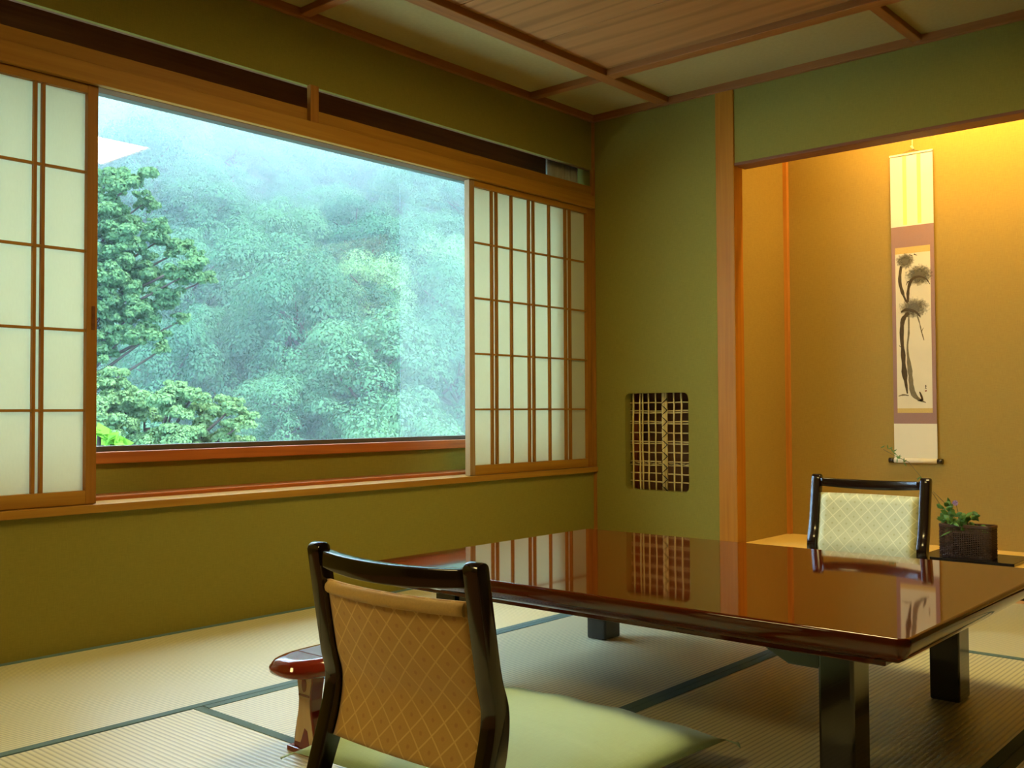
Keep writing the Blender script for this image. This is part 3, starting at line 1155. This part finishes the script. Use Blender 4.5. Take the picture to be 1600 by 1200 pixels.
# ------------------------------------------------------------------ flower board, basket, flowers
fb = MB().box(1.69, 2.085, .095, .36, .1205, .1345, .002).build('flower_board', KAMACHI)
tag(fb, 'flat black lacquer board on the alcove floor under the basket', 'board')
BX0, BX1, BY0, BY1, BZ0, BZ1 = 1.770, 1.985, .135, .225, .135, .268
B = tag(empty('wicker_basket', ((BX0+BX1)/2, (BY0+BY1)/2, BZ0), True), 'dark woven rectangular basket on black board in the alcove', 'basket')
wk = MB()
rg = random.Random(2)
def bper(n=64):
    out = []
    for x_, y_ in rrect(BX0, BX1, BY0, BY1, .012, 4):
        out.append((x_, y_))
    # resample evenly
    pts = [Vector(p) for p in out]+[Vector(out[0])]
    ln = [0]
    for a, b in zip(pts, pts[1:]):
        ln.append(ln[-1]+(b-a).length)
    res = []
    for k in range(n):
        d = ln[-1]*k/n
        i = max(j for j in range(len(ln)) if ln[j] <= d)
        i = min(i, len(pts)-2)
        t = (d-ln[i])/max(1e-9, ln[i+1]-ln[i])
        res.append(pts[i].lerp(pts[i+1], t))
    return res
per = bper(64)
cx_, cy_ = (BX0+BX1)/2, (BY0+BY1)/2
def outw(p, d):
    v = Vector((p.x-cx_, p.y-cy_))
    v = Vector((v.x/(BX1-BX0), v.y/(BY1-BY0))).normalized()
    return (p.x+v.x*d, p.y+v.y*d)
for k, p in enumerate(per):
    q = outw(p, 0)
    wk.tube([(q[0], q[1], BZ0), (q[0], q[1], BZ1)], .0020, 5)
nrow = 17
for r_ in range(nrow):
    z = BZ0+.006+(BZ1-BZ0-.01)*r_/(nrow-1)
    pts = []
    for k in range(65):
        q = outw(per[k % 64], .003 if (k+r_) % 2 else -.003)
        pts.append((q[0], q[1], z))
    wk.tube(pts, .0023, 5, cap=False)
wk.build('woven_side', BASKET, B)
rim = MB()
for dz in (0, .006):
    rim.tube([(*outw(per[k % 64], 0), BZ1+dz) for k in range(65)], .005, 7, cap=False)
rim.build('rim', BASKET, B)
MB().box(BX0, BX1, BY0, BY1, BZ0, BZ0+.006, .002).build('basket_base', BASKET, B)
MB().box(BX0+.05, BX1-.05, BY0+.018, BY1-.018, BZ0+.0065, BZ1-.03, .005).build('water_holder', KAMACHI, B)

FL = tag(empty('flower_arrangement', (1.86, .18, BZ1-.03), True), 'loose leafy flower arrangement with mauve bloom and long bare stems in the basket', 'plant')
FY = .17
def fp(px, py, y=FY):
    v = at(px, py, 'y', y)
    return v
def leaf(m, base, direction, ln, wd, rg):
    d = Vector(direction).normalized()
    up = Vector((rg.uniform(-.4, .4), -1, rg.uniform(-.2, .6))).normalized()
    s_ = d.cross(up).normalized()
    nrm = s_.cross(d)
    rows = []
    for k in range(7):
        t = k/6
        wv = wd*math.sin(math.pi*min(1, t*1.02+.02))**.8
        c = base+d*ln*t+nrm*(-.18*ln*t*t)
        rows.append([c-s_*wv, c-nrm*wv*.25, c+s_*wv])
    m.grid(rows)
rg = random.Random(9)
stems = [[(1495, 838), (1490, 800), (1475, 785), (1458, 768)], [(1500, 838), (1497, 800), (1492, 782)],
         [(1505, 838), (1515, 805), (1524, 802)], [(1510, 838), (1520, 830), (1508, 802)],
         [(1495, 838), (1485, 815), (1474, 808)], [(1498, 838), (1470, 790), (1445, 752), (1420, 722), (1398, 712), (1380, 702)],
         [(1505, 838), (1530, 828)]]
for s_ in stems:
    MB().tube([fp(a, b, FY-.015*(k == len(s_)-1)) for k, (a, b) in enumerate(s_)], .0013, 5).build('stem', STEM_IN, FL)
spots = [(1474, 797, 6), (1484, 790, 5), (1479, 810, 8), (1490, 815, 8), (1500, 812, 7), (1516, 808, 6), (1520, 800, 3), (1496, 825, 6), (1508, 826, 6), (1528, 826, 4), (1484, 822, 5)]
for (a, b, n) in spots+[(1492, 806, 6), (1480, 800, 6), (1508, 818, 6), (1498, 820, 7)]:
    m = MB()
    c = fp(a, b, FY+rg.uniform(-.03, .02))
    for k in range(n):
        leaf(m, c+Vector((rg.uniform(-.012, .012), rg.uniform(-.015, .015), rg.uniform(-.012, .012))),
             (rg.uniform(-1, 1), rg.uniform(-.8, .2), rg.uniform(-.5, .9)), rg.uniform(.026, .042), rg.uniform(.007, .012), rg)
    o = m.build('leaf_sprig', LEAF_IN, FL, smooth=True)
    sm = o.modifiers.new('thickness', 'SOLIDIFY')
    sm.thickness = .0004
m = MB()
leaf(m, fp(1492, 828, FY-.03), (-.8, -.3, -.35), .075, .004, rg)
o = m.build('blade_leaf', LEAF_IN, FL, smooth=True)
o.modifiers.new('thickness', 'SOLIDIFY').thickness = .0004
m = MB()
leaf(m, fp(1517, 812, FY-.02), (.6, -.2, .9), .045, .006, rg)
o = m.build('blade_leaf', LEAF_IN, FL, smooth=True)
o.modifiers.new('thickness', 'SOLIDIFY').thickness = .0004
for (a, b, n) in [(1437, 745, 3), (1402, 716, 5), (1412, 722, 3), (1388, 702, 2), (1395, 706, 3), (1376, 700, 1)]:
    m = MB()
    c = fp(a, b, FY-.01)
    for k in range(n):
        leaf(m, c, (rg.uniform(-.4, 1), rg.uniform(-.3, .1), rg.uniform(-.8, .8)), rg.uniform(.016, .026), .0028, rg)
    o = m.build('leaf_sprig', LEAF_IN, FL, smooth=True)
    o.modifiers.new('thickness', 'SOLIDIFY').thickness = .0004
MB().tube([fp(1445, 752), fp(1438, 746), fp(1431, 748)], .0009, 4).build('stem', STEM_IN, FL)
m = MB()
for k in range(14):
    a = 2*math.pi*k/14
    leaf(m, fp(1493, 786, FY-.02), (math.cos(a), -.3-.3*(k % 2), math.sin(a)+.2), .014, .004, rg)
o = m.build('bloom', PETAL, FL, smooth=True)
o.modifiers.new('thickness', 'SOLIDIFY').thickness = .0004

# ------------------------------------------------------------------ lamps
def ceiling_lamp(cx, cy, label, em):
    h = .35
    rl_ = tag(empty('ceiling_lamp', (cx, cy, 2.38), True), label, 'lamp')
    MB().box(cx-h+.015, cx+h-.015, cy-h+.015, cy+h-.015, 2.345, 2.385, .002).build('diffuser', em, rl_)
    for (a, b, c, d) in ((-h, -h+.014, -h, h), (h-.014, h, -h, h), (-h+.014, h-.014, -h, -h+.014), (-h+.014, h-.014, h-.014, h)):
        MB().box(cx+a, cx+b, cy+c, cy+d, 2.338, 2.403, .002).build('lamp_frame', WOOD_X, rl_)
ceiling_lamp(1.853, -1.748, 'square wooden framed ceiling lamp above the table, seen mirrored in the window glass', LAMP)
ceiling_lamp(1.0, -5.05, 'square wooden framed ceiling lamp in the part of the room behind the viewer', LAMP2)
AL = tag(empty('alcove_light', (1.95, .16, 2.3), True), 'warm tube light hidden behind the alcove lintel', 'lamp')
MB().box(1.30, 2.60, .115, .165, 2.36, 2.42, .004).build('fitting', TUBE_FIT, AL)
MB().tube([(1.33, .145, 2.335), (2.57, .145, 2.335)], .016, 12).build('tube', TUBE, AL)

# ================================================================== OUTSIDE
# terrain: valley below the window, forested slope beyond
DX, DY = -.80, .60          # horizontal direction away from the window toward the hill
SXX, SYY = .60, .80         # along the hill (to the right in the view)
def hill(x, y):
    d = (x-CAM.x)*DX+(y-CAM.y)*DY
    s = (x-CAM.x)*SXX+(y-CAM.y)*SYY
    foot = 38-.42*s
    t = d-foot
    z = -7+.06*d*0
    if t > 0:
        z += t*.62 + 2.0*math.sin(s*.16+d*.05)*min(1, t/10)+1.2*math.sin(s*.31-d*.11)
    else:
        z += t*.02
    return z
m = MB()
rows = []
for i in range(60):
    d = 10+i*3.6
    row = []
    for j in range(60):
        s = -80+j*3.2
        x = CAM.x+DX*d+SXX*s
        y = CAM.y+DY*d+SYY*s
        row.append((x, y, hill(x, y)))
    rows.append(row)
m.grid(rows)
o = m.build('hillside', SOIL)
struct(o)
tag(o, 'wooded hillside rising beyond the window')

def leafcards(name, clumps, n, size, mat_, seed, aspect=.62, droop=.35, rough=.25, low=-.08):
    rs = np.random.RandomState(seed)
    cl = np.array(clumps, float)
    area = (cl[:, 3]*cl[:, 4]+cl[:, 3]*cl[:, 5])
    idx = rs.choice(len(cl), n, p=area/area.sum())
    d = rs.normal(size=(n, 3))
    d /= np.linalg.norm(d, axis=1)[:, None]
    d[:, 2] = np.where(d[:, 2] < low, -d[:, 2], d[:, 2])
    rad = 1-np.abs(rs.normal(size=n))*.16
    lump = 1+.12*np.sin(d[:, 0]*7+idx)*np.sin(d[:, 1]*6+idx*1.7)*np.cos(d[:, 2]*5)
    c = cl[idx, :3]+d*cl[idx, 3:6]*(rad*lump)[:, None]
    nrm = d*1.2+rs.normal(size=(n, 3))*rough+np.array([0, 0, .35])
    nrm /= np.linalg.norm(nrm, axis=1)[:, None]
    ra = rs.normal(size=(n, 3))
    ra -= nrm*(ra*nrm).sum(1)[:, None]
    ra /= np.linalg.norm(ra, axis=1)[:, None]
    rb = np.cross(nrm, ra)
    l = (size*(.6+.8*rs.rand(n)))[:, None]
    v = np.empty((n, 4, 3))
    v[:, 0] = c-ra*l*.5
    v[:, 1] = c+rb*l*aspect*.5-nrm*l*.08
    v[:, 2] = c+ra*l*.5-nrm*l*droop*.3
    v[:, 3] = c-rb*l*aspect*.5-nrm*l*.08
    me = bpy.data.meshes.new(name)
    me.vertices.add(n*4)
    me.vertices.foreach_set('co', v.reshape(-1))
    me.loops.add(n*4)
    me.loops.foreach_set('vertex_index', np.arange(n*4, dtype=np.int32))
    me.polygons.add(n)
    me.polygons.foreach_set('loop_start', np.arange(0, n*4, 4, dtype=np.int32))
    me.polygons.foreach_set('loop_total', np.full(n, 4, dtype=np.int32))
    me.materials.append(mat_)
    me.update()
    return me
def crown_clumps(seed, k=44):
    rs = np.random.RandomState(seed)
    out = [(0, 0, .45, .42, .42, .38)]
    for i in range(k):
        a = i*2.399+rs.rand()*.9
        h = (i+.5)/k
        zz_ = .05+1.0*h
        rr_ = .78*math.sqrt(max(0, 1-(h*1.02-.12)**2))*(.62+.5*rs.rand())
        r = .15+.20*rs.rand()
        out.append((rr_*math.cos(a), rr_*math.sin(a), zz_*.95, r*1.1, r*1.1, r*.85))
    return out
variants = [leafcards('foliage_mass', crown_clumps(s), 22000, .034, LEAF_FAR, s) for s in (1, 2, 3, 4)]
pale_var = leafcards('foliage_mass', crown_clumps(7), 26000, .031, LEAF_PALE, 7)
def trunk_mesh(h, r, seed, branches=5):
    rs = random.Random(seed)
    mb = MB()
    pts = [Vector((rs.uniform(-.06, .06)*i, rs.uniform(-.06, .06)*i, h*i/5-.5*(i == 0))) for i in range(6)]
    mb.tube(pts, [r*(1-.12*i) for i in range(6)], 7)
    for b in range(branches):
        a = b*2.4+rs.random()
        st = pts[2].lerp(pts[4], b/branches)
        e = st+Vector((math.cos(a)*.55, math.sin(a)*.55, .35))
        mb.tube([st, st.lerp(e, .5)+Vector((0, 0, .06)), e], [r*.45, r*.3, r*.12], 5)
    me = bpy.data.meshes.new('trunk')
    mb.bm.to_mesh(me)
    mb.bm.free()
    me.materials.append(BARK)
    return me
trunk = trunk_mesh(.7, .05, 3)
def tree(name, loc, s, rz, mesh, label, group=None, sz_=1.0, tr=None):
    root = tag(empty(name, loc), label, 'tree', group)
    root.scale = (s, s, s*sz_)
    root.rotation_euler = (0, 0, rz)
    a = bpy.data.objects.new('foliage', mesh)
    COL.objects.link(a)
    a.parent = root
    b = bpy.data.objects.new('trunk', tr or trunk)
    COL.objects.link(b)
    b.parent = root
    return root
rs = random.Random(11)
cnt = 0
d = 26.0
while d < 128:
    s = -46.0
    while s < 50:
        ss = s+rs.uniform(-1.2, 1.2)
        dd = d+rs.uniform(-1.6, 1.6)
        x = CAM.x+DX*dd+SXX*ss
        y = CAM.y+DY*dd+SYY*ss
        s += 4.5
        size = rs.uniform(2.4, 4.2)
        vv_, rz_, tall = rs.randrange(4), rs.uniform(0, 6.28), rs.uniform(1.15, 1.6)
        foot = 38-.42*ss
        if dd < foot-13:
            continue
        # keep what a window-sized view can show, with a margin
        v = Vector((x, y, hill(x, y)+3))-CAM
        dep = v.dot(_v)
        px = 800+F*v.dot(R2)/dep
        py = 600-F*v.dot(U2)/dep
        if px < 0 or px > 920 or py < 40 or py > 900:
            continue
        t = dd-foot
        band = 0 if t < 22 else (1 if t < 48 else 2)
        lab = ('broad green tree low on the hillside just beyond the window', 'bluish green tree halfway up the hazy hillside', 'faint pale blue tree high on the misty hillside')[band]
        grp = ('trees at the foot of the hillside', 'trees halfway up the hillside', 'trees high on the misty hillside')[band]
        tree('broadleaf_tree', (x, y, hill(x, y)-.4), size, rz_, variants[vv_], lab, grp, tall)
        cnt += 1
    d += 4.5
print('hill trees', cnt)
# paler crowns that stand out
for (px, py, dist, s_, lab) in ((585, 440, 46, 3.2, 'light green round crown standing out at centre of the hillside'),
                               (690, 410, 44, 3.4, 'pale crown beside the right screen, behind the milky glass')):
    dist = 30
    while True:
        p = at(px, py, 'd', dist)
        if p.z < hill(p.x, p.y)+s_*1.0 or dist > 90:
            break
        dist += .25
    tree('broadleaf_tree', (p.x, p.y, hill(p.x, p.y)-.3), s_, 1.0, pale_var, lab, None, 1.3)

# near trees at left
def near_tree(name, dist, clumps, n, size, label, seed, base, mat_=LEAF_NEAR):
    cl = []
    for (px, py, rpx, fl) in clumps:
        p = at(px, py, 'd', dist+((px*7+py*3) % 10-5)*.09)
        r = rpx*dist/F*.92
        cl.append((p.x, p.y, p.z, r*.6, r*.7, r*.5))
        q = random.Random(seed*97+px*13+py)
        for k in range(15):
            a = q.uniform(0, 6.28)
            e = q.uniform(-.5, .9)
            o_ = Vector((math.cos(a)*math.cos(e), math.sin(a)*math.cos(e), math.sin(e)))*r*q.uniform(.6, 1.15)
            rr_ = r*q.uniform(.16, .42)
            cl.append((p.x+o_.x, p.y+o_.y, p.z+o_.z, rr_*1.2, rr_*1.2, rr_*q.uniform(.6, 1)))
    bx = at(base, 700, 'd', dist)
    root = tag(empty(name, (bx.x, bx.y, -6), True), label, 'tree')
    me = leafcards('foliage', cl, n, size, mat_, seed, rough=.6, low=-.5)
    a = bpy.data.objects.new('foliage', me)
    COL.objects.link(a)
    a.parent = root
    a.location = -Vector(root['_w'])
    top = Vector((bx.x, bx.y, max(c[2] for c in cl)-.8))
    mb = MB()
    mb.tube([(bx.x, bx.y, -6), (bx.x+.1, bx.y, -2), (bx.x, bx.y+.1, (top.z-2)/2), top], [.22, .18, .12, .04], 8)
    mb.build('trunk', BARK, root)
    br = MB()
    for c in cl[::16]:
        e = Vector(c[:3])
        zz_ = max(-1.5, e.z-.9)
        st = Vector((bx.x, bx.y, min(zz_, top.z-.3)))
        br.tube([st, st.lerp(e, .5)+Vector((0, 0, -.08)), e], [.045, .03, .012], 5)
    br.build('branches', BARK, root)
    return root
near_tree('leafy_tree', 17, [(165, 290, 34, .7), (205, 285, 30, .6), (225, 318, 20, .6), (150, 340, 40, .7), (190, 345, 32, .6), (245, 352, 16, .6),
    (150, 400, 44, .7), (205, 385, 38, .6), (250, 375, 28, .6), (285, 390, 22, .5), (180, 440, 40, .7), (235, 430, 34, .6), (290, 430, 30, .55), (322, 438, 16, .6), (308, 405, 16, .6),
    (160, 490, 44, .7), (215, 485, 34, .6), (262, 470, 30, .5), (285, 500, 14, .6), (190, 530, 34, .6), (235, 525, 28, .6), (255, 545, 14, .6), (150, 560, 30, .7), (120, 450, 70, .9), (110, 350, 60, .9), (110, 540, 60, .9)],
    90000, .062, 'tall bright green tree close outside at the left of the window', 21, 95)
near_tree('leafy_tree', 14, [(165, 600, 30, .8), (190, 625, 34, .7), (165, 665, 40, .8), (225, 650, 40, .7), (270, 640, 36, .7), (300, 620, 28, .7), (275, 612, 18, .7), (330, 645, 34, .7),
    (360, 640, 22, .7), (380, 660, 24, .7), (345, 690, 36, .7), (290, 690, 40, .7), (230, 700, 40, .7), (385, 700, 22, .7), (320, 720, 50, .7), (200, 740, 60, .8), (260, 740, 60, .8), (120, 640, 50, .9)],
    80000, .050, 'rounded bushy tree filling the lower left of the window view', 22, 230)
near_tree('young_sapling', 6.5, [(160, 688, 12, .8), (172, 692, 10, .6), (155, 675, 7, .6), (186, 694, 8, .5), (165, 700, 14, .5)], 60, .12,
          'few large lime green leaves at the lower left window corner', 23, 150, LEAF_LIME)

# mist in the valley
vm = bpy.data.materials.new('valley_mist')
vm.use_nodes = True
t = vm.node_tree
t.nodes.clear()
out = N(t, 'ShaderNodeOutputMaterial')
vsn = N(t, 'ShaderNodeVolumeScatter')
vsn.inputs['Color'].default_value = (.70, .86, 1, 1)
vsn.inputs['Density'].default_value = .0013
L(t, vsn.outputs[0], out.inputs['Volume'])
vm2 = vm.copy()
vm2.name = 'hill_fog'
[n for n in vm2.node_tree.nodes if n.type == 'VOLUME_SCATTER'][0].inputs['Density'].default_value = .0062
m = MB()
m.box(-260, -3.0, -60, 240, -20, 13)
o = m.build('mist', vm)
m = MB()
m.box(-260, -9.0, -60, 240, 13.05, 110)
tag(m.build('fog', vm2), 'denser white fog hiding the upper hillside', 'fog', None, 'stuff')
tag(o, 'thin pale mist hanging in the valley between window and hillside', 'mist', None, 'stuff')

for o in bpy.data.objects:
    if '_w' in o:
        del o['_w']
